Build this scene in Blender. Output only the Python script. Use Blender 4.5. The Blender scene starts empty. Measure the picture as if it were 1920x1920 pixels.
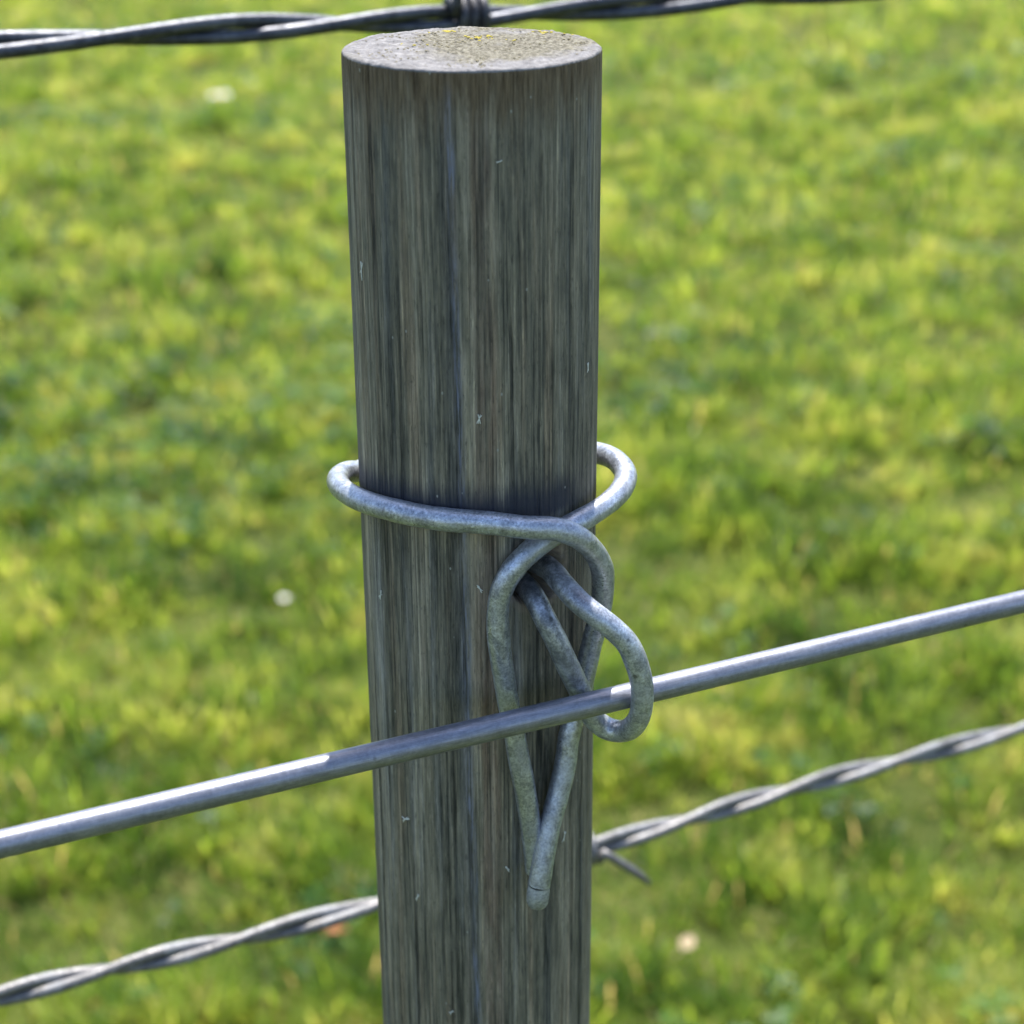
import bpy, math, random
import numpy as np
from mathutils import Matrix, Vector

random.seed(7)
rng = np.random.default_rng(11)
sc = bpy.context.scene
COL = sc.collection

# ------------------------------------------------------------------ camera
POST_H = 1.10                       # post top above the ground (m); z of the post top
cd = bpy.data.cameras.new('camera')
cam = bpy.data.objects.new('camera', cd)
COL.objects.link(cam)
sc.camera = cam
cd.sensor_fit = 'HORIZONTAL'
cd.sensor_width = 36.0
cd.lens = 62.5
cd.clip_start = 0.01
cd.clip_end = 3000.0
right = Vector((0.99997221, -0.00302425, -0.00681381))
up = Vector((0.0074548, 0.40566748, 0.91399033))
fwd = Vector((0.0, 0.91401573, -0.40567875))
m = Matrix.Identity(4)
for i, v in enumerate((right, up, -fwd)):
    m.col[i][:3] = v
m.col[3][:3] = (0.0054088, -0.2644023, POST_H + 0.0432226)
cam.matrix_world = m
cd.dof.use_dof = True
cd.dof.focus_distance = 0.272
cd.dof.aperture_fstop = 22.5

# ------------------------------------------------------------------ light
SUN_EL, SUN_AZ = math.radians(65), math.radians(4)      # azimuth from +Y (straight ahead) towards +X
w = bpy.data.worlds.new('World')
sc.world = w
w.use_nodes = True
nt = w.node_tree
nt.nodes.clear()
sky = nt.nodes.new('ShaderNodeTexSky')
sky.sky_type = 'NISHITA'
sky.sun_disc = False
sky.sun_elevation = SUN_EL
sky.sun_rotation = SUN_AZ
sky.air_density = 1.0
sky.dust_density = 1.2
bg = nt.nodes.new('ShaderNodeBackground')
bg.inputs['Strength'].default_value = 0.13
wo = nt.nodes.new('ShaderNodeOutputWorld')
nt.links.new(sky.outputs[0], bg.inputs[0])
nt.links.new(bg.outputs[0], wo.inputs[0])

sd = bpy.data.lights.new('sun', 'SUN')
sd.energy = 4.6
sd.angle = math.radians(0.53)
sd.color = (1.0, 0.95, 0.86)
sun = bpy.data.objects.new('sun', sd)
COL.objects.link(sun)
sdir = Vector((math.sin(SUN_AZ) * math.cos(SUN_EL), math.cos(SUN_AZ) * math.cos(SUN_EL), math.sin(SUN_EL)))
sun.rotation_euler = sdir.to_track_quat('Z', 'Y').to_euler()

sc.view_settings.view_transform = 'Standard'
sc.view_settings.look = 'None'
sc.view_settings.exposure = 1.22
sc.view_settings.gamma = 1.0
sc.view_settings.use_curve_mapping = False
sc.cycles.max_bounces = 5
sc.cycles.diffuse_bounces = 3
sc.cycles.glossy_bounces = 3
sc.cycles.transmission_bounces = 3
sc.cycles.use_adaptive_sampling = True
sc.cycles.adaptive_threshold = 0.02


# ------------------------------------------------------------------ helpers
def tag(o, label=None, cat=None, group=None, kind=None):
    if label: o['label'] = label
    if cat: o['category'] = cat
    if group: o['group'] = group
    if kind: o['kind'] = kind
    return o


def empty(name, loc=(0, 0, 0)):
    o = bpy.data.objects.new(name, None)
    o.empty_display_size = 0.02
    o.location = loc
    COL.objects.link(o)
    return o


def mesh_obj(name, verts, faces, mat, parent=None, smooth=True, link=True):
    me = bpy.data.meshes.new(name)
    me.from_pydata([tuple(map(float, v)) for v in verts], [], [tuple(map(int, f)) for f in faces])
    me.update()
    if smooth:
        me.polygons.foreach_set('use_smooth', [True] * len(me.polygons))
    if mat: me.materials.append(mat)
    o = bpy.data.objects.new(name, me)
    if link: COL.objects.link(o)
    if parent: o.parent = parent
    return o


def vattr(o, name, arr, dim=1):
    a = o.data.attributes.new(name, 'FLOAT' if dim == 1 else 'FLOAT_VECTOR', 'POINT')
    a.data.foreach_set('value' if dim == 1 else 'vector', np.asarray(arr, dtype=np.float32).ravel())


def spline(P, step):
    """Centripetal-like Catmull-Rom through P, resampled at an even step."""
    P = np.asarray(P, float)
    P = np.vstack([2 * P[0] - P[1], P, 2 * P[-1] - P[-2]])
    out = []
    for i in range(1, len(P) - 2):
        p0, p1, p2, p3 = P[i - 1:i + 3]
        t = np.linspace(0, 1, 24, endpoint=False)[:, None]
        d1, d2 = max(np.linalg.norm(p2 - p1), 1e-9), None
        m1 = (p2 - p0) / max(np.linalg.norm(p1 - p0) + d1, 1e-9) * d1
        m2 = (p3 - p1) / max(np.linalg.norm(p3 - p2) + d1, 1e-9) * d1
        h = (2*t**3-3*t**2+1)*p1 + (t**3-2*t**2+t)*m1 + (-2*t**3+3*t**2)*p2 + (t**3-t**2)*m2
        out.append(h)
    out.append(P[-2][None])
    Q = np.vstack(out)
    # light smoothing of the traced centre line
    for _ in range(14):
        Q[1:-1] = 0.5 * Q[1:-1] + 0.25 * (Q[:-2] + Q[2:])
    s = np.r_[0, np.cumsum(np.linalg.norm(np.diff(Q, axis=0), axis=1))]
    n = max(2, int(s[-1] / step))
    u = np.linspace(0, s[-1], n + 1)
    return np.stack([np.interp(u, s, Q[:, k]) for k in range(3)], -1)


def tube(P, rad, seg=20, cap=(True, True), blunt=0.25):
    """Sweep a round section along P; rad is a number or one per point."""
    P = np.asarray(P, float)
    n = len(P)
    rad = np.broadcast_to(np.asarray(rad, float), (n,)).copy()
    T = np.gradient(P, axis=0)
    T /= np.linalg.norm(T, axis=1)[:, None]
    N = np.zeros_like(P)
    a = np.array([0, 0, 1.0]) if abs(T[0][2]) < 0.9 else np.array([1.0, 0, 0])
    v = a - T[0] * (a @ T[0])
    N[0] = v / np.linalg.norm(v)
    for i in range(1, n):
        v = N[i-1] - T[i] * (N[i-1] @ T[i])
        N[i] = v / np.linalg.norm(v)
    B = np.cross(T, N)
    th = np.linspace(0, 2*np.pi, seg, endpoint=False)
    ring = lambda i, r, off=0.0: P[i] + T[i]*off + r*(np.cos(th)[:, None]*N[i] + np.sin(th)[:, None]*B[i])
    rings = []
    if cap[0]:
        b = rad[0]*blunt
        rings += [ring(0, rad[0]-b, -b), ring(0, rad[0]-b*0.3, -b*0.7)]
    for i in range(n): rings.append(ring(i, rad[i]))
    if cap[1]:
        b = rad[-1]*blunt
        rings += [ring(n-1, rad[-1]-b*0.3, b*0.7), ring(n-1, rad[-1]-b, b)]
    V = np.vstack(rings)
    k = len(rings)
    F = []
    for i in range(k-1):
        for j in range(seg):
            j2 = (j+1) % seg
            F.append((i*seg+j, i*seg+j2, (i+1)*seg+j2, (i+1)*seg+j))
    if cap[0]: F.append(tuple(range(seg-1, -1, -1)))
    if cap[1]: F.append(tuple((k-1)*seg+j for j in range(seg)))
    return V, F


def vnoise(x, y, seed=0, perx=None):
    """Smooth 2-D value noise in -1..1 (perx: period in x cells)."""
    tab = np.random.default_rng(seed).uniform(-1, 1, (512, 512))
    xi, yi = np.floor(x).astype(int), np.floor(y).astype(int)
    fx, fy = x - xi, y - yi
    fx, fy = fx*fx*(3-2*fx), fy*fy*(3-2*fy)
    X0, X1 = (xi, xi+1) if perx is None else (xi % perx, (xi+1) % perx)
    g = lambda a, b: tab[a % 512, b % 512]
    return (g(X0, yi)*(1-fx)+g(X1, yi)*fx)*(1-fy) + (g(X0, yi+1)*(1-fx)+g(X1, yi+1)*fx)*fy


class NT:
    """Small wrapper to write node trees compactly."""
    def __init__(s, name):
        s.mat = bpy.data.materials.new(name)
        s.mat.use_nodes = True
        s.t = s.mat.node_tree
        s.t.nodes.clear()
        s.out = s.n('ShaderNodeOutputMaterial')
    def n(s, typ, **kw):
        nd = s.t.nodes.new(typ)
        for k, v in kw.items(): setattr(nd, k, v)
        return nd
    def l(s, a, b): s.t.links.new(a, b)
    def set(s, sock, v):
        if hasattr(v, 'node'): s.l(v, sock)
        elif isinstance(v, (tuple, list)) and len(v) == 3 and sock.type == 'RGBA': sock.default_value = (*v, 1)
        else: sock.default_value = v
    def math(s, op, a, b=0.0, c=0.0, clamp=False):
        nd = s.n('ShaderNodeMath', operation=op, use_clamp=clamp)
        s.set(nd.inputs[0], a); s.set(nd.inputs[1], b); s.set(nd.inputs[2], c)
        return nd.outputs[0]
    def vmul(s, v, k):
        nd = s.n('ShaderNodeVectorMath', operation='MULTIPLY')
        s.l(v, nd.inputs[0]); nd.inputs[1].default_value = k
        return nd.outputs[0]
    def vadd(s, v, k):
        nd = s.n('ShaderNodeVectorMath', operation='ADD')
        s.l(v, nd.inputs[0]); nd.inputs[1].default_value = k
        return nd.outputs[0]
    def noise(s, v, scale=1.0, detail=3.0, rough=0.55, dist=0.0):
        nd = s.n('ShaderNodeTexNoise')
        s.l(v, nd.inputs['Vector'])
        nd.inputs['Scale'].default_value = scale
        nd.inputs['Detail'].default_value = detail
        nd.inputs['Roughness'].default_value = rough
        nd.inputs['Distortion'].default_value = dist
        return nd.outputs['Fac']
    def voro(s, v, scale, out='Distance'):
        nd = s.n('ShaderNodeTexVoronoi')
        s.l(v, nd.inputs['Vector'])
        nd.inputs['Scale'].default_value = scale
        return nd.outputs[out]
    def ramp(s, f, stops, interp='LINEAR'):
        nd = s.n('ShaderNodeValToRGB')
        nd.color_ramp.interpolation = interp
        e = nd.color_ramp.elements
        while len(e) < len(stops): e.new(0.5)
        for el, (p, c) in zip(e, stops):
            el.position = p
            el.color = (c, c, c, 1) if isinstance(c, (int, float)) else (*c, 1)
        s.l(f, nd.inputs[0])
        return nd.outputs[0]
    def mix(s, f, a, b, mode='MIX'):
        nd = s.n('ShaderNodeMix', data_type='RGBA', blend_type=mode)
        s.set(nd.inputs[0], f); s.set(nd.inputs[6], a); s.set(nd.inputs[7], b)
        return nd.outputs[2]
    def rng(s, v, a, b, c, d, smooth=False):
        nd = s.n('ShaderNodeMapRange')
        if smooth: nd.interpolation_type = 'SMOOTHSTEP'
        s.set(nd.inputs[0], v)
        for i, q in enumerate((a, b, c, d)): nd.inputs[i+1].default_value = q
        return nd.outputs[0]
    def bsdf(s, **kw):
        nd = s.n('ShaderNodeBsdfPrincipled')
        for k, v in kw.items(): s.set(nd.inputs[k], v)
        s.l(nd.outputs[0], s.out.inputs[0])
        return nd
    def bump(s, h, dist, strength=1.0, normal=None):
        nd = s.n('ShaderNodeBump')
        nd.inputs['Strength'].default_value = strength
        nd.inputs['Distance'].default_value = dist
        s.l(h, nd.inputs['Height'])
        if normal is not None: s.l(normal, nd.inputs['Normal'])
        return nd.outputs[0]


# ------------------------------------------------------------------ materials
def mat_wood():
    t = NT('weathered_wood_side')
    at = t.n('ShaderNodeAttribute', attribute_name='grain')       # (arc mm, height mm below top, 0)
    g = at.outputs['Vector']
    sep = t.n('ShaderNodeSeparateXYZ'); t.l(g, sep.inputs[0])
    S, Z = sep.outputs[0], sep.outputs[1]
    fine = t.noise(t.vmul(g, (1.7, 0.035, 1)), 1.0, 5, 0.62)
    fine2 = t.noise(t.vmul(t.vadd(g, (37, 5, 3)), (4.2, 0.12, 1)), 1.0, 4, 0.6)
    band = t.noise(t.vmul(t.vadd(g, (11, 0, 9)), (0.24, 0.006, 1)), 1.0, 3, 0.55)
    mott = t.noise(t.vmul(t.vadd(g, (0, 70, 1)), (0.5, 0.11, 1)), 1.0, 4, 0.6)
    hue = t.noise(t.vmul(t.vadd(g, (5, 20, 4)), (0.33, 0.012, 1)), 1.0, 3, 0.6)
    fib = t.noise(t.vmul(t.vadd(g, (3, 40, 7)), (2.6, 0.16, 1)), 1.0, 6, 0.7)
    v = t.math('ADD', t.math('MULTIPLY', fine, 0.34), t.math('MULTIPLY', band, 0.32))
    v = t.math('ADD', v, t.math('MULTIPLY', mott, 0.14))
    v = t.math('ADD', v, t.math('MULTIPLY', fib, 0.20))
    base = t.ramp(v, [(0.395, (0.022, 0.022, 0.020)), (0.455, (0.098, 0.093, 0.074)),
                      (0.515, (0.180, 0.164, 0.124)), (0.60, (0.34, 0.305, 0.235))])
    # hair-thin dark grain lines
    pore = t.noise(t.vmul(t.vadd(g, (29, 3, 8)), (2.4, 0.022, 1)), 1.0, 3, 0.6)
    base = t.mix(t.rng(pore, 0.43, 0.36, 0, 0.8), base, t.mix(1.0, base, (0.30, 0.32, 0.34), 'MULTIPLY'))
    base = t.mix(t.rng(pore, 0.56, 0.66, 0, 0.7), base, t.mix(1.0, base, (1.6, 1.58, 1.5), 'MULTIPLY'))
    # short dark vessels and pale torn fibres
    fl = t.noise(t.vmul(t.vadd(g, (71, 13, 5)), (2.3, 0.42, 1)), 1.0, 5, 0.72)
    base = t.mix(t.rng(fl, 0.44, 0.34, 0, 0.75), base, t.mix(1.0, base, (0.38, 0.39, 0.42), 'MULTIPLY'))
    fl2 = t.noise(t.vmul(t.vadd(g, (17, 83, 6)), (2.8, 0.30, 1)), 1.0, 5, 0.72)
    base = t.mix(t.rng(fl2, 0.57, 0.68, 0, 0.7), base, t.mix(1.0, base, (1.75, 1.72, 1.65), 'MULTIPLY'))
    # blue-grey and brown streaks along the grain
    base = t.mix(t.rng(hue, 0.55, 0.66, 0, 0.45), base, t.mix(1.0, base, (0.80, 0.94, 1.30), 'MULTIPLY'))
    base = t.mix(t.rng(hue, 0.46, 0.36, 0, 0.6), base, t.mix(1.0, base, (1.14, 0.97, 0.88), 'MULTIPLY'))

    def streak(s0, slope, width, wob, soft, seed):
        wv = t.noise(t.vmul(t.vadd(g, (seed*13.0, seed*7.0, seed)), (0.05, 0.045, 1)), 1.0, 2, 0.5)
        c = t.math('ADD', t.math('MULTIPLY', Z, slope), t.math('MULTIPLY', t.math('SUBTRACT', wv, 0.5), wob))
        d = t.math('ABSOLUTE', t.math('SUBTRACT', t.math('SUBTRACT', S, s0), c))
        return t.rng(d, width, width+soft, 1, 0, True)
    brk = t.noise(t.vmul(g, (0.4, 0.06, 1)), 1.0, 3, 0.6)
    # brown heartwood streak in the middle, blue-white check left of it
    base = t.mix(t.math('MULTIPLY', streak(1.4, 0.004, 0.7, 2.0, 1.5, 1), t.rng(brk, 0.35, 0.6, 0.15, 0.7)), base, t.mix(1.0, base, (0.66, 0.50, 0.50), 'MULTIPLY'))
    pale = t.math('MULTIPLY', streak(-2.9, 0.011, 0.2, 1.3, 0.7, 2), t.rng(fib, 0.44, 0.60, 0.0, 0.9))
    pale = t.math('MULTIPLY', pale, t.rng(brk, 0.35, 0.55, 0.25, 1.0))
    base = t.mix(pale, base, (0.20, 0.215, 0.27))
    base = t.mix(t.math('MULTIPLY', streak(-3.4, 0.011, 0.4, 1.6, 1.4, 3), 0.4), base, t.mix(1.0, base, (0.72, 0.80, 1.12), 'MULTIPLY'))
    crack = None
    for s0, sl, wd, wob, so, sd_ in ((-3.35, 0.011, 0.10, 1.2, 0.3, 2), (-16.2, -0.012, 0.16, 1.2, 0.35, 4), (-11.6, -0.006, 0.08, 1.6, 0.3, 5),
                                    (5.2, 0.006, 0.08, 1.6, 0.35, 6), (15.9, 0.008, 0.12, 1.0, 0.3, 7), (20.6, 0.0, 0.14, 0.9, 0.4, 8),
                                    (-21.5, 0.0, 0.12, 1.0, 0.4, 9), (10.4, -0.006, 0.06, 1.5, 0.3, 10), (-7.4, 0.004, 0.05, 1.8, 0.25, 11)):
        q = t.math('MULTIPLY', streak(s0, sl, wd+0.05, wob, so*0.7, sd_), t.rng(t.noise(t.vmul(t.vadd(g, (sd_*3.0, sd_*9.0, 2)), (0.1, 0.022, 1)), 1.0, 3, 0.6), 0.43, 0.58, 0.0, 1.0))
        crack = q if crack is None else t.math('MAXIMUM', crack, q)
    base = t.mix(t.math('MULTIPLY', crack, t.rng(fib, 0.35, 0.60, 0.95, 0.55)), base, (0.016, 0.018, 0.018))
    # brown tide mark under the sawn top
    tide = t.rng(t.math('ADD', Z, t.math('MULTIPLY', mott, 12.0)), 6.0, 17.0, 1.0, 0, True)
    base = t.mix(tide, base, t.mix(t.rng(fib, 0.35, 0.65, 0, 1), (0.045, 0.028, 0.013), (0.19, 0.14, 0.085)))
    # dark blue-black band just above the collar of wire
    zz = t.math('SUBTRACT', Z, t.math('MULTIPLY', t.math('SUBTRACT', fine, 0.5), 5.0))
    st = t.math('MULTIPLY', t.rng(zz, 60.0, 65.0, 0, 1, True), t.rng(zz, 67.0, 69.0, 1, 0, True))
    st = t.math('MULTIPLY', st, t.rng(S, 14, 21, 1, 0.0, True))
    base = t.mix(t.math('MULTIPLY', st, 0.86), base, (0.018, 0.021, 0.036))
    # bare scuffed wood round the drilled hole
    rim = t.n('ShaderNodeAttribute', attribute_name='rim').outputs['Fac']
    base = t.mix(t.math('MULTIPLY', rim, t.rng(mott, 0.30, 0.5, 0.35, 1)), base, t.mix(fine2, (0.14, 0.10, 0.075), (0.42, 0.36, 0.30)))
    # tiny pale specks
    sp = t.voro(t.vmul(g, (1, 0.6, 1)), 0.33)
    base = t.mix(t.rng(sp, 0.035, 0.06, 0.7, 0), base, (0.34, 0.35, 0.32))
    h = t.math('SUBTRACT', t.math('ADD', t.math('MULTIPLY', fine, 0.55), t.math('ADD', t.math('MULTIPLY', fib, 0.4), t.math('MULTIPLY', fl, 0.5))), t.math('MULTIPLY', crack, 0.9))
    t.bsdf(**{'Base Color': base, 'Roughness': t.rng(fine, 0.3, 0.7, 0.62, 0.85), 'Specular IOR Level': 0.35,
              'Normal': t.bump(h, 0.00055, 0.9)})
    return t.mat


def mat_endgrain():
    t = NT('weathered_end_grain')
    tc = t.n('ShaderNodeTexCoord').outputs['Object']
    sep = t.n('ShaderNodeSeparateXYZ'); t.l(tc, sep.inputs[0])
    x = t.math('ADD', sep.outputs[0], -0.004); y = t.math('ADD', sep.outputs[1], 0.003)
    r = t.math('SQRT', t.math('ADD', t.math('MULTIPLY', x, x), t.math('MULTIPLY', y, y)))
    wob = t.noise(tc, 160, 3, 0.6)
    rings = t.math('SINE', t.math('ADD', t.math('MULTIPLY', r, 3600), t.math('MULTIPLY', wob, 5.0)))
    n1 = t.noise(tc, 420, 5, 0.65)
    n2 = t.noise(tc, 1500, 4, 0.6)
    crust = t.math('ADD', t.noise(tc, 95, 4, 0.6), t.rng(t.math('SUBTRACT', r, t.math('MULTIPLY', y, 0.45)), 0.006, 0.019, 0.13, -0.25))
    base = t.ramp(t.math('ADD', t.math('MULTIPLY', n1, 0.65), t.math('MULTIPLY', n2, 0.35)),
                  [(0.34, (0.10, 0.097, 0.098)), (0.48, (0.165, 0.162, 0.168)), (0.64, (0.26, 0.252, 0.25))])
    base = t.mix(t.math('MULTIPLY', t.rng(rings, -0.2, 1, 0, 0.3), 1.0), base, (0.11, 0.10, 0.095))
    tan = t.ramp(n2, [(0.36, (0.055, 0.048, 0.030)), (0.5, (0.125, 0.114, 0.080)), (0.64, (0.21, 0.198, 0.15))])
    base = t.mix(t.rng(crust, 0.38, 0.58, 0, 0.85), base, tan)
    h = t.math('ADD', t.math('ADD', t.math('MULTIPLY', n1, 0.6), t.math('MULTIPLY', n2, 0.55)), t.math('MULTIPLY', rings, 0.05))
    t.bsdf(**{'Base Color': base, 'Roughness': 0.9, 'Specular IOR Level': 0.2, 'Normal': t.bump(h, 0.0005, 0.8)})
    return t.mat


def mat_galv(name, light=(0.56, 0.58, 0.61), dark=(0.27, 0.285, 0.31), rough=(0.34, 0.52), drawn=False, tarnish_shade=0.0, oxmax=None, metal=0.6):
    t = NT(name)
    tc = t.n('ShaderNodeTexCoord').outputs['Object']
    if drawn:
        lc = t.n('ShaderNodeAttribute', attribute_name='along').outputs['Vector']
        n1 = t.noise(t.vmul(lc, (0.12, 1.2, 1.2)), 1.0, 4, 0.6)
        n2 = t.noise(t.vmul(lc, (0.35, 7.0, 7.0)), 1.0, 3, 0.6)
    else:
        n1 = t.noise(tc, 420, 6, 0.68, 0.4)
        n2 = t.noise(tc, 1500, 3, 0.6)
    n3 = t.noise(t.vadd(tc, (3, 1, 2)), 120, 3, 0.6)
    v = t.math('ADD', t.math('MULTIPLY', n1, 0.6), t.math('MULTIPLY', n2, 0.4))
    base = t.ramp(v, [(0.36, dark), (0.5, tuple(0.5*(a+b) for a, b in zip(light, dark))), (0.62, light)])
    sp = t.noise(t.vadd(tc, (1, 7, 4)), 2600 if not drawn else 1500, 4, 0.7)
    base = t.mix(0.9 if not drawn else 0.3, base, t.mix(1.0, base, t.ramp(sp, [(0.36, 0.62), (0.5, 1.0), (0.64, 1.38)]), 'MULTIPLY'))
    cell = t.voro(t.vadd(tc, (2, 2, 9)), 620, 'Color')
    base = t.mix(0.35 if not drawn else 0.12, base, t.mix(1.0, base, t.ramp(cell, [(0.2, 0.55), (0.8, 1.5)]), 'MULTIPLY'))
    # dull white-rust bloom: a skin of zinc oxide that is not metallic
    ox = t.rng(t.math('ADD', t.math('MULTIPLY', n3, 0.7), t.math('MULTIPLY', n2, 0.3)), 0.50, 0.60, 0.0, oxmax if oxmax is not None else (0.45 if not drawn else 0.2))
    base = t.mix(ox, base, (0.30, 0.315, 0.34))
    pit = t.rng(t.voro(tc, 190), 0.05, 0.09, 0.75, 0)
    base = t.mix(pit, base, (0.07, 0.075, 0.085))
    if tarnish_shade:
        tf = t.n('ShaderNodeAttribute', attribute_name='tarnish_shade').outputs['Fac']
        tf = t.math('MULTIPLY', tf, t.rng(n1, 0.40, 0.58, tarnish_shade, tarnish_shade*0.35))
        base = t.mix(tf, base, (0.05, 0.055, 0.068))  # masked darkening: dulled metal together with painted shade of the post
    met = t.math('SUBTRACT', metal, t.math('MULTIPLY', ox, 0.4))
    ro = t.math('ADD', t.math('ADD', t.rng(v, 0.35, 0.65, rough[1], rough[0]), t.math('MULTIPLY', t.math('SUBTRACT', sp, 0.5), 0.35 if not drawn else 0.15)), t.math('MULTIPLY', ox, 0.16))
    h = t.math('ADD', n1, t.math('ADD', t.math('MULTIPLY', n2, 0.5), t.math('MULTIPLY', sp, 0.35 if not drawn else 0.0)))
    t.bsdf(**{'Base Color': base, 'Metallic': met, 'Roughness': ro,
              'Normal': t.bump(h, 0.00012 if not drawn else 0.00005, 0.8)})
    return t.mat


def simple(name, col, rough=0.8, trans=0.0, var=0.25, scale=300):
    t = NT(name)
    tc = t.n('ShaderNodeTexCoord').outputs['Object']
    n1 = t.noise(tc, scale, 3, 0.6)
    base = t.mix(n1, tuple(c*(1-var) for c in col), tuple(min(1, c*(1+var)) for c in col))
    b = t.n('ShaderNodeBsdfPrincipled')
    t.l(base, b.inputs['Base Color']); b.inputs['Roughness'].default_value = rough
    if trans:
        tr = t.n('ShaderNodeBsdfTranslucent'); t.l(base, tr.inputs['Color'])
        mx = t.n('ShaderNodeMixShader'); mx.inputs[0].default_value = trans
        t.l(b.outputs[0], mx.inputs[1]); t.l(tr.outputs[0], mx.inputs[2]); t.l(mx.outputs[0], t.out.inputs[0])
    else:
        t.l(b.outputs[0], t.out.inputs[0])
    return t.mat


def mat_grass(name, clover=False):
    t = NT(name)
    pos = t.n('ShaderNodeNewGeometry').outputs['Position']
    tint = t.n('ShaderNodeAttribute', attribute_name='tint').outputs['Fac']     # 0..1 per blade
    rnd = t.n('ShaderNodeObjectInfo').outputs['Random']
    p1 = t.noise(pos, 3.5, 3, 0.6)
    p2 = t.noise(t.vadd(pos, (9, 4, 0)), 9, 4, 0.6)
    f = t.math('ADD', t.math('MULTIPLY', p1, 0.85), t.math('MULTIPLY', p2, 1.15))
    f = t.math('SUBTRACT', f, 0.675)
    f = t.math('ADD', f, t.math('ADD', t.math('MULTIPLY', tint, 0.20), t.math('MULTIPLY', rnd, 0.15)))
    if clover:
        base = t.ramp(f, [(0.3, (0.025, 0.075, 0.020)), (0.5, (0.055, 0.135, 0.03)), (0.7, (0.12, 0.21, 0.045))])
    else:
        base = t.ramp(f, [(0.24, (0.040, 0.082, 0.014)), (0.42, (0.100, 0.172, 0.021)), (0.56, (0.198, 0.265, 0.037)), (0.74, (0.34, 0.35, 0.11))])
        straw = t.rng(tint, 0.90, 0.93, 0, 1)
        base = t.mix(straw, base, (0.34, 0.27, 0.13))
    d = t.n('ShaderNodeBsdfPrincipled')
    t.l(base, d.inputs['Base Color']); d.inputs['Roughness'].default_value = 0.42
    d.inputs['Specular IOR Level'].default_value = 0.3
    tr = t.n('ShaderNodeBsdfTranslucent')
    t.l(t.mix(1.0, base, (2.3, 2.1, 1.5), 'MULTIPLY'), tr.inputs['Color'])
    mx = t.n('ShaderNodeMixShader'); mx.inputs[0].default_value = 0.55
    t.l(d.outputs[0], mx.inputs[1]); t.l(tr.outputs[0], mx.inputs[2]); t.l(mx.outputs[0], t.out.inputs[0])
    return t.mat


def mat_ground():
    t = NT('turf_soil')
    pos = t.n('ShaderNodeNewGeometry').outputs['Position']
    n1 = t.noise(pos, 2.0, 4, 0.6)
    n2 = t.noise(pos, 45, 5, 0.65)
    g = t.ramp(t.math('ADD', t.math('MULTIPLY', n1, 0.4), t.math('MULTIPLY', n2, 0.6)),
               [(0.35, (0.03, 0.042, 0.012)), (0.5, (0.07, 0.09, 0.02)), (0.66, (0.15, 0.14, 0.05))])
    t.bsdf(**{'Base Color': g, 'Roughness': 0.95, 'Specular IOR Level': 0.1, 'Normal': t.bump(n2, 0.02, 1.0)})
    return t.mat


M_WOOD, M_END = mat_wood(), mat_endgrain()
M_TIE = mat_galv('galvanised_tie_wire', (0.44, 0.47, 0.54), (0.24, 0.26, 0.31), (0.28, 0.42), metal=0.7)
M_EYE = mat_galv('rubbed_shaded_tie_wire', (0.46, 0.49, 0.55), (0.26, 0.28, 0.33), (0.32, 0.48), metal=0.62, tarnish_shade=0.62)  # rubbed wire, with the post's shade also put into the colour
M_CUT = mat_galv('cut_wire_end', (0.40, 0.42, 0.45), (0.20, 0.21, 0.23), (0.5, 0.65))
M_LINE = mat_galv('galvanised_line_wire', (0.25, 0.26, 0.31), (0.155, 0.165, 0.20), (0.32, 0.44), drawn=True, metal=0.66)
M_BARB = mat_galv('galvanised_barbed_wire', (0.22, 0.214, 0.215), (0.10, 0.10, 0.105), (0.42, 0.58), metal=0.55)
M_BARBD = mat_galv('darkened_barb', (0.06, 0.06, 0.068), (0.02, 0.02, 0.025), (0.4, 0.6), oxmax=0.05, metal=0.5)
M_BARB2 = mat_galv('tarnished_barbed_wire', (0.085, 0.09, 0.11), (0.03, 0.034, 0.045), (0.34, 0.48), oxmax=0.12, metal=0.7)

# ------------------------------------------------------------------ ground (one sheet to the horizon, with gentle unevenness near by)
def ground_z(x, y):
    return 0.018*vnoise(x*1.1+50, y*1.1+50, 5) + 0.012*vnoise(x*3.7+90, y*3.7+20, 6)

gx = np.r_[-2000, -400, -80, -25, np.linspace(-12, 12, 97), 25, 80, 400, 2000]
gy = np.r_[-2000, -400, -80, -20, np.linspace(-6, 18, 97), 30, 80, 400, 2000]
GX, GY = np.meshgrid(gx, gy, indexing='ij')
near = (np.abs(GX) < 13) & (GY > -7) & (GY < 19)
GZ = np.where(near, ground_z(GX, GY), 0.0)
gv = np.stack([GX, GY, GZ], -1).reshape(-1, 3)
ny = len(gy)
gf = [(i*ny+j, (i+1)*ny+j, (i+1)*ny+j+1, i*ny+j+1) for i in range(len(gx)-1) for j in range(ny-1)]
ground = mesh_obj('ground', gv, gf, mat_ground())
tag(ground, 'green pasture ground beneath the grass, out of focus', 'ground', kind='structure')

# ------------------------------------------------------------------ wooden post
R = 0.019
post = empty('fence_post', (0, 0, 0))
tag(post, 'round weathered grey wooden fence post with sawn top, drilled for the tie wire', 'fence post')
HOLE_A, HOLE_Z, HOLE_R = math.atan2(0.0094, 0.0163), -0.0772, 0.0047     # angle from the camera side, height below top


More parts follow.
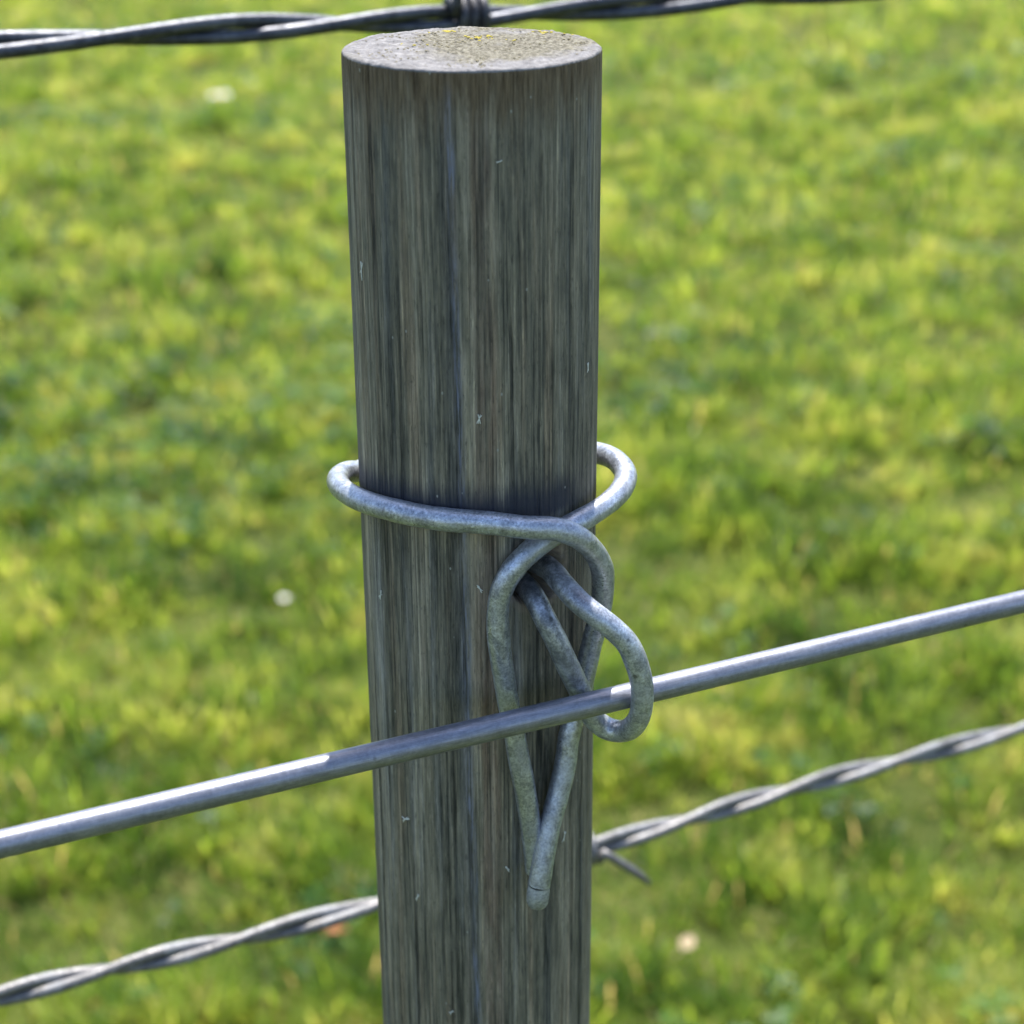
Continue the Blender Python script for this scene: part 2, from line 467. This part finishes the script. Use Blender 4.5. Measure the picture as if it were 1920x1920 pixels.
def post_r(a, z):
    """radius at angle a (0 faces -Y, + towards +X) and height z above the post top (negative)."""
    u = (a/(2*np.pi) % 1.0)
    zz = -z*1000
    r = R + 0.00018*vnoise(u*7, zz*0.012, 21, 7) + 0.00010*vnoise(u*24, zz*0.008+9, 22, 24)
    r = r + 0.00007*vnoise(u*90, zz*0.010+3, 23, 90) + 0.00006*vnoise(u*230, zz*0.02+7, 24, 230)
    for a0, k, wd, dp in ((-0.182, 0.0006, 0.012, 0.00035), (-0.86, -0.0006, 0.012, 0.0004), (0.28, 0.0003, 0.01, 0.00022),
                          (0.86, 0.0004, 0.012, 0.0004), (1.09, 0.0, 0.014, 0.00035), (-1.12, 0.0, 0.012, 0.0004), (-0.60, -0.0003, 0.009, 0.0002)):
        d = a - a0 - k*zz + 0.02*vnoise(zz*0.04+a0*50, zz*0+a0*31, 25)
        r = r - dp*np.exp(-(d/wd)**2)*np.clip(0.6+0.9*vnoise(zz*0.02+a0*70, zz*0+5, 26), 0, 1)
    r = r - 0.00012*np.clip(1+z/0.0010, 0, 1)**2
    return r

NA = 440
A = np.linspace(-np.pi, np.pi, NA+1)
zr = np.r_[np.arange(0, -0.004, -0.0003), np.arange(-0.004, -0.071, -0.0008), np.arange(-0.071, -0.086, -0.0003),
           np.arange(-0.086, -0.21, -0.001), np.arange(-0.21, -POST_H-0.25, -0.012)] - 0.0003
AA, ZZ = np.meshgrid(A, zr, indexing='ij')
RR = post_r(AA, ZZ)
RIM = np.zeros_like(RR)
for a0 in (HOLE_A, HOLE_A-np.pi):
    da = (AA-a0+np.pi) % (2*np.pi)-np.pi
    d = np.hypot(da*R*0.98, (ZZ-HOLE_Z)*0.86)
    d = d + 0.00035*vnoise(AA*30+4, ZZ*2500, 31)
    k = np.clip((HOLE_R+0.0002-d)/0.0005, 0, 1)
    RR = RR - k*k*(3-2*k)*0.011
    RR = RR - 0.0004*np.clip(1-np.abs(d-HOLE_R)/0.0012, 0, 1)
    RIM = np.maximum(RIM, np.clip(1-(d-HOLE_R-0.0003)/0.0013, 0, 1)*(d > HOLE_R-0.0012))
LEANX = 0.0
V = np.stack([RR*np.sin(AA), -RR*np.cos(AA), ZZ+POST_H], -1).reshape(-1, 3)
nz = len(zr)
F = [(i*nz+j, i*nz+j+1, (i+1)*nz+j+1, (i+1)*nz+j) for i in range(NA) for j in range(nz-1)]
shaft = mesh_obj('shaft', V, F, M_WOOD, post)
vattr(shaft, 'grain', np.stack([AA*R*1000, -ZZ*1000, 0*AA], -1).reshape(-1, 3), 3)
vattr(shaft, 'rim', RIM.ravel())

# sawn end
rr = np.r_[1.0, 0.997, 0.99, 0.975, np.linspace(0.95, 0.02, 64)]
Re = post_r(A[:-1], np.full(NA, -0.0003))
cv = []
for q in rr:
    x, y = q*Re*np.sin(A[:-1]), -q*Re*np.cos(A[:-1])
    edge = np.clip((q-0.965)/0.035, 0, 1)
    hgt = 0.00020*vnoise(x*500+40, y*500+40, 41) + 0.00010*vnoise(x*1900+80, y*1900+40, 42) + 0.00007*vnoise(x*4200+10, y*4200, 43)
    z = POST_H - 0.0003*0 + 0.00010*(1-edge**2) - 0.00012*edge**3 + hgt*(1-edge)*np.clip(q*8, 0.2, 1)
    if q == 1.0: z = np.full(NA, POST_H-0.0003)
    cv.append(np.stack([x, y, z], -1))
cv.append(np.array([[0, 0, POST_H+0.0005]]))
cv = np.vstack(cv)
cf = []
for i in range(len(rr)-1):
    for j in range(NA):
        j2 = (j+1) % NA
        cf.append((i*NA+j, i*NA+j2, (i+1)*NA+j2, (i+1)*NA+j))
last = (len(rr)-1)*NA
cf += [(last+j, last+(j+1) % NA, len(cv)-1) for j in range(NA)]
cap = mesh_obj('sawn_end', cv, cf, M_END, post)
tag(cap, 'pale sawn end grain of the post, crusted with tan lichen')

# lichen grains on the sawn end
def blob(c, s, seed, nlat=4, nlon=7):
    q = np.random.default_rng(seed)
    vs, fs = [], []
    for i in range(nlat):
        ph = math.pi*0.5*i/nlat
        for j in range(nlon):
            th = 2*math.pi*j/nlon
            k = s*q.uniform(0.75, 1.25)
            vs.append((c[0]+k*math.cos(th)*math.cos(ph), c[1]+k*math.sin(th)*math.cos(ph), c[2]+0.6*k*math.sin(ph)))
    vs.append((c[0], c[1], c[2]+0.6*s))
    for i in range(nlat-1):
        for j in range(nlon):
            fs.append((i*nlon+j, i*nlon+(j+1) % nlon, (i+1)*nlon+(j+1) % nlon, (i+1)*nlon+j))
    fs += [((nlat-1)*nlon+j, (nlat-1)*nlon+(j+1) % nlon, nlat*nlon) for j in range(nlon)]
    return vs, fs


def blob_field(name, spots, mat, parent, label=None):
    vs, fs = [], []
    for i, (x, y, s) in enumerate(spots):
        v, f = blob((x, y, POST_H+0.0001), s, i+len(name))
        fs += [tuple(k+len(vs) for k in q) for q in f]
        vs += v
    o = mesh_obj(name, vs, fs, mat, parent)
    tag(o, label, kind='stuff')
    return o

spots = []
while len(spots) < 520:
    a, q = rng.uniform(0, 2*np.pi), R*0.9*math.sqrt(rng.uniform())
    x, y = q*math.cos(a), q*math.sin(a)
    dens = float(vnoise(np.array([x*170+30]), np.array([y*170+60]), 51)[0]) + (0.25 if y > -0.004 else -0.35)
    if rng.uniform(-0.6, 0.8) < dens:
        spots.append((x, y, rng.uniform(0.00008, 0.00022)))
blob_field('lichen_crust', spots, simple('tan_lichen', (0.17, 0.15, 0.09), 0.95, var=0.5, scale=900), post)
spots = []
for cx, cy, n, sp in ((-0.0042, 0.0142, 14, 0.0011), (0.0012, 0.0085, 18, 0.0014), (0.0125, 0.0115, 10, 0.0016), (0.004, 0.006, 6, 0.0018), (-0.009, 0.002, 5, 0.0014)):
    for _ in range(n):
        spots.append((cx+rng.normal(0, sp), cy+rng.normal(0, sp*0.6), rng.uniform(0.00014, 0.00034)))
spots = [s for s in spots if math.hypot(s[0], s[1]) < 0.0182]
blob_field('yellow_lichen', spots, simple('yellow_lichen', (0.34, 0.28, 0.03), 0.9, var=0.35, scale=900), post, 'bright yellow lichen flecks at the back of the sawn top')

# wisps of seed fluff and cobweb caught on the rough side
M_FLUFF = simple('seed_fluff', (0.62, 0.63, 0.58), 0.9)
for a, zf, ln, tilt, n in ((0.035, -0.0505, 0.0019, 1.3, 3), (0.21, -0.0125, 0.0007, 0.3, 2), (-0.95, -0.0835, 0.0016, 0.9, 4), (-0.72, -0.1235, 0.0016, 0.5, 4),
                           (-0.62, -0.1385, 0.0013, 1.2, 3), (0.02, -0.0785, 0.0016, 2.2, 4), (0.40, -0.1045, 0.0016, 0.45, 2), (0.22, -0.1305, 0.0012, 2.2, 3),
                           (-1.05, -0.0305, 0.003, 1.35, 3), (1.12, -0.0465, 0.0016, 1.4, 3), (0.80, -0.128, 0.0016, 1.2, 3), (-0.30, -0.1605, 0.0011, 1.0, 3), (-0.83, -0.112, 0.001, 2.0, 2)):
    vs, fs = [], []
    for q in range(n):
        tt = np.linspace(-0.5, 0.5, 6)
        ang = tilt+rng.normal(0, 0.28)
        ll = ln*rng.uniform(0.6, 1.2)
        da, dz = ll*np.cos(ang)*tt/R, ll*np.sin(ang)*tt + 0.25*ll*(tt**2)*rng.normal()
        ra = post_r(a+da, zf+dz)+0.00016
        P = np.stack([ra*np.sin(a+da), -ra*np.cos(a+da), POST_H+zf+dz], -1)
        v, f = tube(P, 0.00005+0.00003*rng.uniform(), 5)
        fs += [tuple(k+len(vs) for k in u) for u in f]
        vs += list(v)
    mesh_obj('fluff_wisp', vs, fs, M_FLUFF, post)

# ------------------------------------------------------------------ galvanised tie wire (mm, relative to the post top centre)
L = [(-7.5, 13, -77.5), (-8.8, 17.5, -77), (-11.5, 20.0, -75.0), (-15.5, 16.5, -72.6), (-18.6, 12, -71.0), (-20.0, 8.0, -70.0), (-21.6, 4.0, -68.6), (-22.5, 0.5, -68.0), (-22.3, -3.0, -67.6), (-20.4, -8.0, -67.1), (-17.1, -13.0, -66.5),
     (-11.0, -18.0, -66.1), (-5.2, -20.3, -66.2), (2.0, -21.2, -66.5), (7.6, -21.8, -67.0), (11.9, -21.3, -67.5), (15.4, -20.0, -69.5), (17.8, -17.6, -72.9),
     (19.3, -15.3, -76.9), (19.6, -14.1, -80.7), (19.4, -13.5, -84.4), (18.7, -12.9, -88.5), (17.9, -12.4, -92.4), (17.1, -12.5, -96.8), (16.2, -13.4, -100.9),
     (15.2, -14.5, -104.2), (14.3, -15.4, -107.7), (13.8, -16.1, -111.9), (12.7, -17.4, -116.6), (11.4, -19.0, -121.2), (10.2, -20.8, -126.8), (9.4, -21.9, -131.6)]
L_TIP = [(9.4, -21.9, -131.6), (9.25, -22.0, -133.2), (9.1, -21.7, -135.0)]
Rt = [(-5.5, 13, -79.5), (-6.2, 17.5, -79), (-5.5, 21.2, -76.5), (0.0, 22.6, -73.5), (7, 20.8, -70.8), (13.5, 16.5, -68.9), (19.0, 10.0, -67.8), (20.9, 7.5, -67.3), (22.7, 4.0, -67.1), (23.8, 0.0, -67.7), (22.8, -4.5, -68.4), (20.5, -9.0, -68.7), (17.6, -12.6, -69.1),
      (15.0, -14.8, -69.6), (12.0, -17.1, -70.2), (9.4, -18.8, -71.3), (6.7, -20.0, -73.3), (4.7, -20.6, -75.9), (3.5, -20.7, -78.9), (3.1, -20.7, -82.2), (3.2, -20.7, -86.5),
      (3.7, -20.6, -91.2), (4.5, -20.4, -97.4), (5.6, -20.1, -104.0), (6.1, -20.0, -107.8), (7.1, -19.7, -114.0), (8.0, -19.3, -121.0), (8.6, -19.0, -126.8), (8.9, -18.9, -130.6)]
EYE = [(5.6, -7.0, -77.8), (7.6, -10.5, -77.4), (9.6, -13.5, -76.9), (11.3, -16.2, -76.8), (13.1, -20.0, -77.4), (15.3, -23.3, -78.6), (17.6, -25.0, -79.9), (20.4, -25.5, -82.1), (22.8, -25.5, -84.8), (24.2, -25.3, -88.1),
       (25.1, -25.0, -91.6), (25.4, -24.3, -95.2), (25.1, -23.0, -99.2), (24.0, -20.8, -102.5), (22.4, -18.8, -104.3), (20.3, -17.8, -104.3), (18.4, -18.0, -102.5), (17.0, -18.8, -99.4),
       (15.6, -19.8, -95.6), (14.0, -20.8, -91.4), (12.3, -21.0, -87.1), (10.5, -20.6, -83.3), (9.0, -18.6, -80.9), (7.5, -15.3, -80.0), (6.0, -12, -80.2), (4.0, -8.5, -80.2)]
TR = 0.00178


def rough_tube(P, r, seg, seed, amp=0.03, cap=(True, True)):
    s = np.arange(len(P))*0.4
    rad = r*(1+amp*vnoise(s*0.16, s*0+seed, 60+seed)+amp*0.6*vnoise(s*0.55, s*0+seed, 70+seed))
    V, F = tube(P, rad, seg, cap)
    return V, F

up_mm = lambda X: np.asarray(X, float)/1000 + np.array([0, 0, POST_H])
tie = empty('tie_wire', (0, 0, 0))
tag(tie, 'bent galvanised tie wire wrapped round the post and hooked over the smooth line wire', 'tie wire')
V, F = rough_tube(spline(up_mm(L), 0.0004), TR, 24, 1, cap=(True, False))
armL = mesh_obj('wrap_arm', V, F, M_TIE, tie)
tag(armL, 'outer arm of the tie crossing the front of the post and ending lowest')
V, F = tube(spline(up_mm(L_TIP), 0.0004), np.array([1, 1.035, 1.06, 1.06, 1.05, 1.04, 1.02, 1.0])[np.linspace(0, 7, len(spline(up_mm(L_TIP), 0.0004))).astype(int)]*TR, 24, (False, True), 0.35)
mesh_obj('cut_end', V, F, M_CUT, armL)
V, F = rough_tube(spline(up_mm(Rt), 0.0004), TR, 24, 2)
armR = mesh_obj('wrap_arm', V, F, M_TIE, tie)
tag(armR, 'inner arm of the tie coming round the right side and tucked beneath')
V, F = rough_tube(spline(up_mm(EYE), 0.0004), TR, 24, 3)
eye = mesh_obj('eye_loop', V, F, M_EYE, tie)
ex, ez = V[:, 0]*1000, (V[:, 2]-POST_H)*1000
vattr(eye, 'tarnish_shade', np.clip((18.5-ex)/4.0, 0, 1)*np.clip((ez+106)/3, 0, 1))  # strands near the hole darkened: tarnish plus the post's shadow, painted in
tag(eye, 'loop of the tie coming out of the drilled hole and hooked round the line wire')

# ------------------------------------------------------------------ line wire and barbed wires, all running 24 degrees away to the right
ANG = math.radians(24)
DIR = np.array([math.cos(ANG), math.sin(ANG), 0.0])
NRM = np.array([math.sin(ANG), -math.cos(ANG), 0.0])
SIDE = NRM


def wire_path(dist, height, s):
    """point at s (m) along a wire in the vertical plane `dist` in front of the post axis."""
    s = np.asarray(s, float)
    sag = 0.00012*vnoise(s*9+30, s*0+dist*100, 81) + 0.0006*vnoise(s*2+70, s*0+dist*90, 82)*np.clip(np.abs(s)*2, 0, 1)
    return dist*NRM + s[:, None]*DIR + np.stack([0*s, 0*s, POST_H+height+sag], -1)

s = np.r_[np.arange(-3, -0.3, 0.02), np.arange(-0.3, 0.3, 0.0015), np.arange(0.3, 4.0, 0.02)]
P = wire_path(0.029, -0.0962, s)
V, F = tube(P, 0.00198, 28)
line = mesh_obj('line_wire', V, F, M_LINE)
tag(line, 'smooth grey galvanised line wire running across the front of the post through the tie loop', 'fence wire')
ss = np.r_[s[0], s[0], s, s[-1], s[-1]]
th = np.linspace(0, 2*np.pi, 28, endpoint=False)
vattr(line, 'along', np.stack([np.repeat(ss*1000, 28), np.tile(2*np.cos(th), len(ss)), np.tile(2*np.sin(th), len(ss))], -1), 3)


def barbed(label, dist, height, lay, phase, barbs, mat, d=0.0023, seed=0, bmat=None):
    root = empty('barbed_wire', tuple(dist*NRM + np.array([0, 0, POST_H+height])))
    tag(root, label, 'barbed wire', 'barbed wires of the fence behind the post')
    org = np.array(root.location)
    s = np.r_[np.arange(-2.6, -0.25, 0.008), np.arange(-0.25, 0.45, 0.0012), np.arange(0.45, 4.0, 0.008)]
    c = wire_path(dist, height, s)
    c = c + NRM*(0.0012*vnoise(s*14+seed*9, s*0, 90+seed))[:, None]
    c[:, 2] += 0.0011*vnoise(s*13+seed*5, s*0+3, 92+seed)
    ph = 2*np.pi*s/lay + phase + 0.9*vnoise(s*12+11, s*0+seed, 94)
    for k in (0, 1):
        q = ph+math.pi*k
        P = c + d*0.51*(np.cos(q)[:, None]*SIDE + np.sin(q)[:, None]*np.array([0, 0, 1.0]))
        V, F = tube(P-org, d/2, 12)
        mesh_obj('strand', V, F, mat, root)
    for s0, turns, a0, t1, t2, hand in barbs:
        k = int(np.argmin(np.abs(s-s0)))
        ctr = c[k]-org
        br = 0.00125
        w = np.linspace(0, 1, 60)
        q = a0 + hand*2*np.pi*turns*w
        cr = d*0.92+br*0.9
        ax = (w-0.5)*turns*br*2.1
        coil = ctr + ax[:, None]*DIR + cr*(np.cos(q)[:, None]*SIDE + np.sin(q)[:, None]*np.array([0, 0, 1.0]))
        def tail(p, t, vec, n=7):
            vec = np.array(vec, float)/1000
            u = np.linspace(0, 1, n)[1:, None]
            return p + u*t*np.linalg.norm(vec)*0.1*(1-u) + u*vec
        ta = coil[0]-coil[1]; ta /= np.linalg.norm(ta)
        tb = coil[-1]-coil[-2]; tb /= np.linalg.norm(tb)
        full = np.vstack([tail(coil[0], ta, t1)[::-1], coil, tail(coil[-1], tb, t2)])
        n = len(full)
        rad = np.full(n, br)
        rad[0] *= 0.45; rad[-1] *= 0.45; rad[1] *= 0.85; rad[-2] *= 0.85
        V, F = tube(full, rad, 10)
        mesh_obj('barb', V, F, bmat or mat, root)
    return root

barbed('tarnished twisted barbed wire passing behind the top of the post', -0.16, -0.0205, 0.112, 1.15,
       ((0.0655, 3.3, 0.4, (3, 2, 16), (3, -2, -9), 1), (0.33, 2.6, 1.4, (9, 3, 6), (-7, -5, -8), 1), (-0.115, 2.6, 2.4, (9, 3, 6), (-7, -5, -8), -1)), M_BARB2, 0.0033, 1, M_BARBD)
barbed('pale twisted barbed wire passing low behind the post', -0.11, -0.2295, 0.078, 2.0,
       ((0.0755, 2.6, 2.6, (-9, -2, 9), (13, 3, -12), 1), (0.235, 2.6, 0.9, (9, 3, 6), (-7, -5, -8), 1), (-0.09, 2.6, 2.4, (9, 3, 6), (-7, -5, -8), -1)), M_BARB, 0.0028, 2)

# ------------------------------------------------------------------ grass: tufts scattered by geometry nodes over the ground
M_BLADE, M_CLOV = mat_grass('grass_blade'), mat_grass('clover_leaf', True)
tufts = bpy.data.collections.new('tuft_library')        # not linked to the scene


def make_tuft(i):
    q = np.random.default_rng(1000+i)
    vs, fs, tint = [], [], []
    nb = 15
    for b in range(nb):
        base = np.array([q.normal(0, 0.009), q.normal(0, 0.009), -0.004])
        az = q.uniform(0, 2*np.pi)
        out = np.array([math.cos(az), math.sin(az), 0])
        sd_ = np.array([-math.sin(az), math.cos(az), 0])
        ln = q.uniform(0.026, 0.062)
        lean = q.uniform(0.15, 0.8); bend = q.uniform(0.2, 1.1)
        wd = q.uniform(0.0011, 0.0021)
        t0 = q.uniform(0, 0.88) if q.uniform() > 0.09 else 0.97
        p = base.copy(); n0 = len(vs)
        for k in range(4):
            u = k/3
            ang = lean+bend*u
            wk = wd*(1-u**2)*(0.75+0.5*u)
            if k < 3:
                vs += [p-sd_*wk, p+sd_*wk]; tint += [t0, t0]
            else:
                vs.append(p.copy()); tint.append(t0)
            p = p + ln/3*(out*math.sin(ang)+np.array([0, 0, math.cos(ang)]))
        fs += [(n0, n0+1, n0+3, n0+2), (n0+2, n0+3, n0+5, n0+4), (n0+4, n0+5, n0+6)]
    o = mesh_obj('grass_tuft', vs, fs, M_BLADE, link=False)
    vattr(o, 'tint', tint)
    tufts.objects.link(o)


def make_clover(i):
    q = np.random.default_rng(2000+i)
    vs, fs, tint = [], [], []
    for b in range(5):
        c = np.array([q.normal(0, 0.013), q.normal(0, 0.013), q.uniform(0.022, 0.042)])
        a0 = q.uniform(0, 2*np.pi); t0 = q.uniform()
        sz = q.uniform(0.006, 0.0095)
        tx, ty = q.normal(0, 0.3, 2)
        for l in range(3):
            a = a0+l*2*np.pi/3
            n0 = len(vs)
            for k, (u, v) in enumerate(((0.05, 0), (0.5, 0.42), (0.95, 0.38), (1.0, 0.0), (0.95, -0.38), (0.5, -0.42))):
                x = sz*(u*math.cos(a)-v*math.sin(a)); y = sz*(u*math.sin(a)+v*math.cos(a))
                vs.append(c+np.array([x, y, tx*x+ty*y+0.25*sz*abs(v)])); tint.append(t0)
            fs += [(n0, n0+1, n0+2, n0+3), (n0, n0+3, n0+4, n0+5)]
        n0 = len(vs)                                      # stalk
        vs += [c+np.array([0.0005, 0, 0]), c-np.array([0.0005, 0, 0]), np.array([c[0]*0.6, c[1]*0.6, -0.004])]
        tint += [t0]*3; fs.append((n0, n0+1, n0+2))
    o = mesh_obj('clover_tuft', vs, fs, M_CLOV, link=False)
    vattr(o, 'tint', tint)
    tufts.objects.link(o)

NT_G, NT_C = 22, 6
for i in range(NT_G): make_tuft(i)
for i in range(NT_C): make_clover(i)
# collection instances come out in name order: clover_tuft*, grass_tuft*

pts = []
def scatter(x0, x1, y0, y1, dens, smin, smax):
    n = int((x1-x0)*(y1-y0)*dens)
    pts.append((rng.uniform(x0, x1, n), rng.uniform(y0, y1, n), rng.uniform(smin, smax, n)))
scatter(-1.3, 1.3, 0.6, 3.0, 2600, 0.85, 1.4)
scatter(-2.4, 2.4, 3.0, 6.0, 1000, 1.0, 1.6)
scatter(-3.6, 3.6, 6.0, 11.0, 420, 1.2, 1.9)
for sx in (-1, 1):
    a, b = sorted((sx*1.3, sx*3.2)); scatter(a, b, -0.4, 3.0, 1100, 0.9, 1.4)
    a, b = sorted((sx*2.4, sx*4.6)); scatter(a, b, 3.0, 6.0, 700, 1.1, 1.5)
    a, b = sorted((sx*3.6, sx*8.0)); scatter(a, b, 6.0, 11.0, 300, 1.4, 2.0)
scatter(-1.3, 1.3, -0.8, 0.6, 1200, 0.8, 1.2)
scatter(-9, 9, 11.0, 17.0, 220, 1.6, 2.3)
px = np.concatenate([p[0] for p in pts]); py = np.concatenate([p[1] for p in pts]); ps = np.concatenate([p[2] for p in pts])
clump = 0.5+0.5*vnoise(px*9+60, py*9+60, 101)
clump2 = 0.5+0.5*vnoise(px*22+10, py*22+90, 102)
big = 0.5+0.5*vnoise(px*1.7+31, py*1.7+17, 103)
keep = rng.uniform(size=len(px)) < 0.30+0.75*clump*0.6+0.45*clump2*0.6
px, py, ps, clump, clump2, big = (v[keep] for v in (px, py, ps, clump, clump2, big))
sc_ = ps*(0.35+0.75*clump+0.45*clump2)
is_cl = rng.uniform(size=len(px)) < np.clip((big-0.55)*1.2, 0.02, 0.35)
idx = np.where(is_cl, rng.integers(0, NT_C, len(px)), NT_C+rng.integers(0, NT_G, len(px)))
gme = bpy.data.meshes.new('grass')
gme.vertices.add(len(px))
gme.vertices.foreach_set('co', np.stack([px, py, ground_z(px, py)], -1).astype(np.float32).ravel())
gme.update()
grass = bpy.data.objects.new('grass', gme)
COL.objects.link(grass)
for nm, arr in (('size', sc_), ('turn', rng.uniform(0, 2*np.pi, len(px)))):
    vattr(grass, nm, arr)
ia = gme.attributes.new('pick', 'INT', 'POINT')
ia.data.foreach_set('value', idx.astype(np.int32))
tag(grass, 'short sunlit green pasture grass with clover, blurred behind the post', 'grass', kind='stuff')

ng = bpy.data.node_groups.new('scatter_tufts', 'GeometryNodeTree')
ng.interface.new_socket('Geometry', in_out='INPUT', socket_type='NodeSocketGeometry')
ng.interface.new_socket('Geometry', in_out='OUTPUT', socket_type='NodeSocketGeometry')
N = ng.nodes.new
gi, go = N('NodeGroupInput'), N('NodeGroupOutput')
iop, ci = N('GeometryNodeInstanceOnPoints'), N('GeometryNodeCollectionInfo')
ci.inputs['Collection'].default_value = tufts
ci.inputs['Separate Children'].default_value = True
ci.inputs['Reset Children'].default_value = True
iop.inputs['Pick Instance'].default_value = True
def named(n, typ):
    a = N('GeometryNodeInputNamedAttribute'); a.data_type = typ; a.inputs['Name'].default_value = n
    return a.outputs['Attribute']
cmb = N('ShaderNodeCombineXYZ')
ng.links.new(named('turn', 'FLOAT'), cmb.inputs[2])
ng.links.new(gi.outputs[0], iop.inputs['Points'])
ng.links.new(ci.outputs[0], iop.inputs['Instance'])
ng.links.new(named('pick', 'INT'), iop.inputs['Instance Index'])
ng.links.new(cmb.outputs[0], iop.inputs['Rotation'])
ng.links.new(named('size', 'FLOAT'), iop.inputs['Scale'])
ng.links.new(iop.outputs[0], go.inputs[0])
grass.modifiers.new('scatter', 'NODES').node_group = ng

# ------------------------------------------------------------------ a few flowers and fallen leaves in the grass
M_PETAL = simple('white_petal', (0.82, 0.82, 0.80), 0.7, 0.3, 0.06)
M_DISC = simple('yellow_disc', (0.62, 0.42, 0.04), 0.8)
M_STEM = simple('flower_stem', (0.08, 0.17, 0.03), 0.6, 0.2)


def flower(x, y, size, label, hgt=0.055, seed=0):
    q = np.random.default_rng(seed)
    z0 = float(ground_z(np.array([x]), np.array([y]))[0])
    root = empty('white_flower', (x, y, z0))
    tag(root, label, 'flower', 'white flowers in the grass')
    vs, fs = [], []
    n = 18
    for k in range(n):
        a = 2*np.pi*k/n+q.normal(0, 0.05)
        lft = q.uniform(0.0, 0.35)
        r0, r1, wd = size*0.2, size*q.uniform(0.9, 1.05), size*0.13
        c, s_ = math.cos(a), math.sin(a)
        n0 = len(vs)
        for r, w_ in ((r0, 0.6), ((r0+r1)/2, 1.0), (r1*0.95, 0.8)):
            for e in (-1, 1):
                vs.append((c*r-s_*e*w_*wd, s_*r+c*e*w_*wd, hgt+lft*(r-r0)))
        fs += [(n0, n0+1, n0+3, n0+2), (n0+2, n0+3, n0+5, n0+4)]
    mesh_obj('petals', vs, fs, M_PETAL, root, smooth=False)
    v, f = blob((0, 0, hgt-0.0005), size*0.28, seed, 4, 10)
    mesh_obj('centre', v, f, M_DISC, root)
    V, F = tube([(0.004, 0.002, -0.01), (0.002, 0.001, hgt*0.5), (0, 0, hgt)], 0.0009, 6)
    mesh_obj('stem', V, F, M_STEM, root)

flower(-0.875, 5.2, 0.038, 'white flower far back in the grass, left of the post top', hgt=0.11, seed=1)
flower(-0.31, 1.93, 0.008, 'small white flower in the grass left of the post, below the wire collar', seed=2)


def leaf(x, y, ln, wd, rot, mat, label, seed):
    z0 = float(ground_z(np.array([x]), np.array([y]))[0])+0.045
    vs, fs = [], []
    n = 9
    for i in range(n):
        u = i/(n-1)
        h = wd*math.sin(math.pi*min(1, u*0.97+0.02))**0.8
        for e in (-1, 0, 1):
            vs.append(((u-0.5)*ln, e*h, 0.25*h*abs(e)+0.006*math.sin(u*3+seed)-0.004*u))
    for i in range(n-1):
        for j in (0, 1):
            fs.append((i*3+j, i*3+j+1, i*3+j+4, i*3+j+3))
    root = empty('fallen_leaf', (x, y, z0))
    root.rotation_euler = (0.3, -0.25, rot)
    tag(root, label, 'leaf', 'fallen leaves in the grass')
    mesh_obj('blade', vs, fs, mat, root)
    V, F = tube([(-ln*0.5, 0, 0), (-ln*0.7, 0.001, 0.002), (-ln*0.85, 0.003, 0.001)], 0.0007, 6)
    mesh_obj('stalk', V, F, mat, root)

leaf(-0.172, 1.19, 0.020, 0.006, 0.5, simple('rust_leaf', (0.42, 0.14, 0.06), 0.7, 0.3), 'small rust orange fallen leaf left of the post beneath the low barbed wire', 1)
leaf(0.175, 1.16, 0.030, 0.007, 1.0, simple('tan_leaf', (0.45, 0.34, 0.22), 0.8, 0.25), 'tan dry fallen leaf in the grass low right of the post', 2)
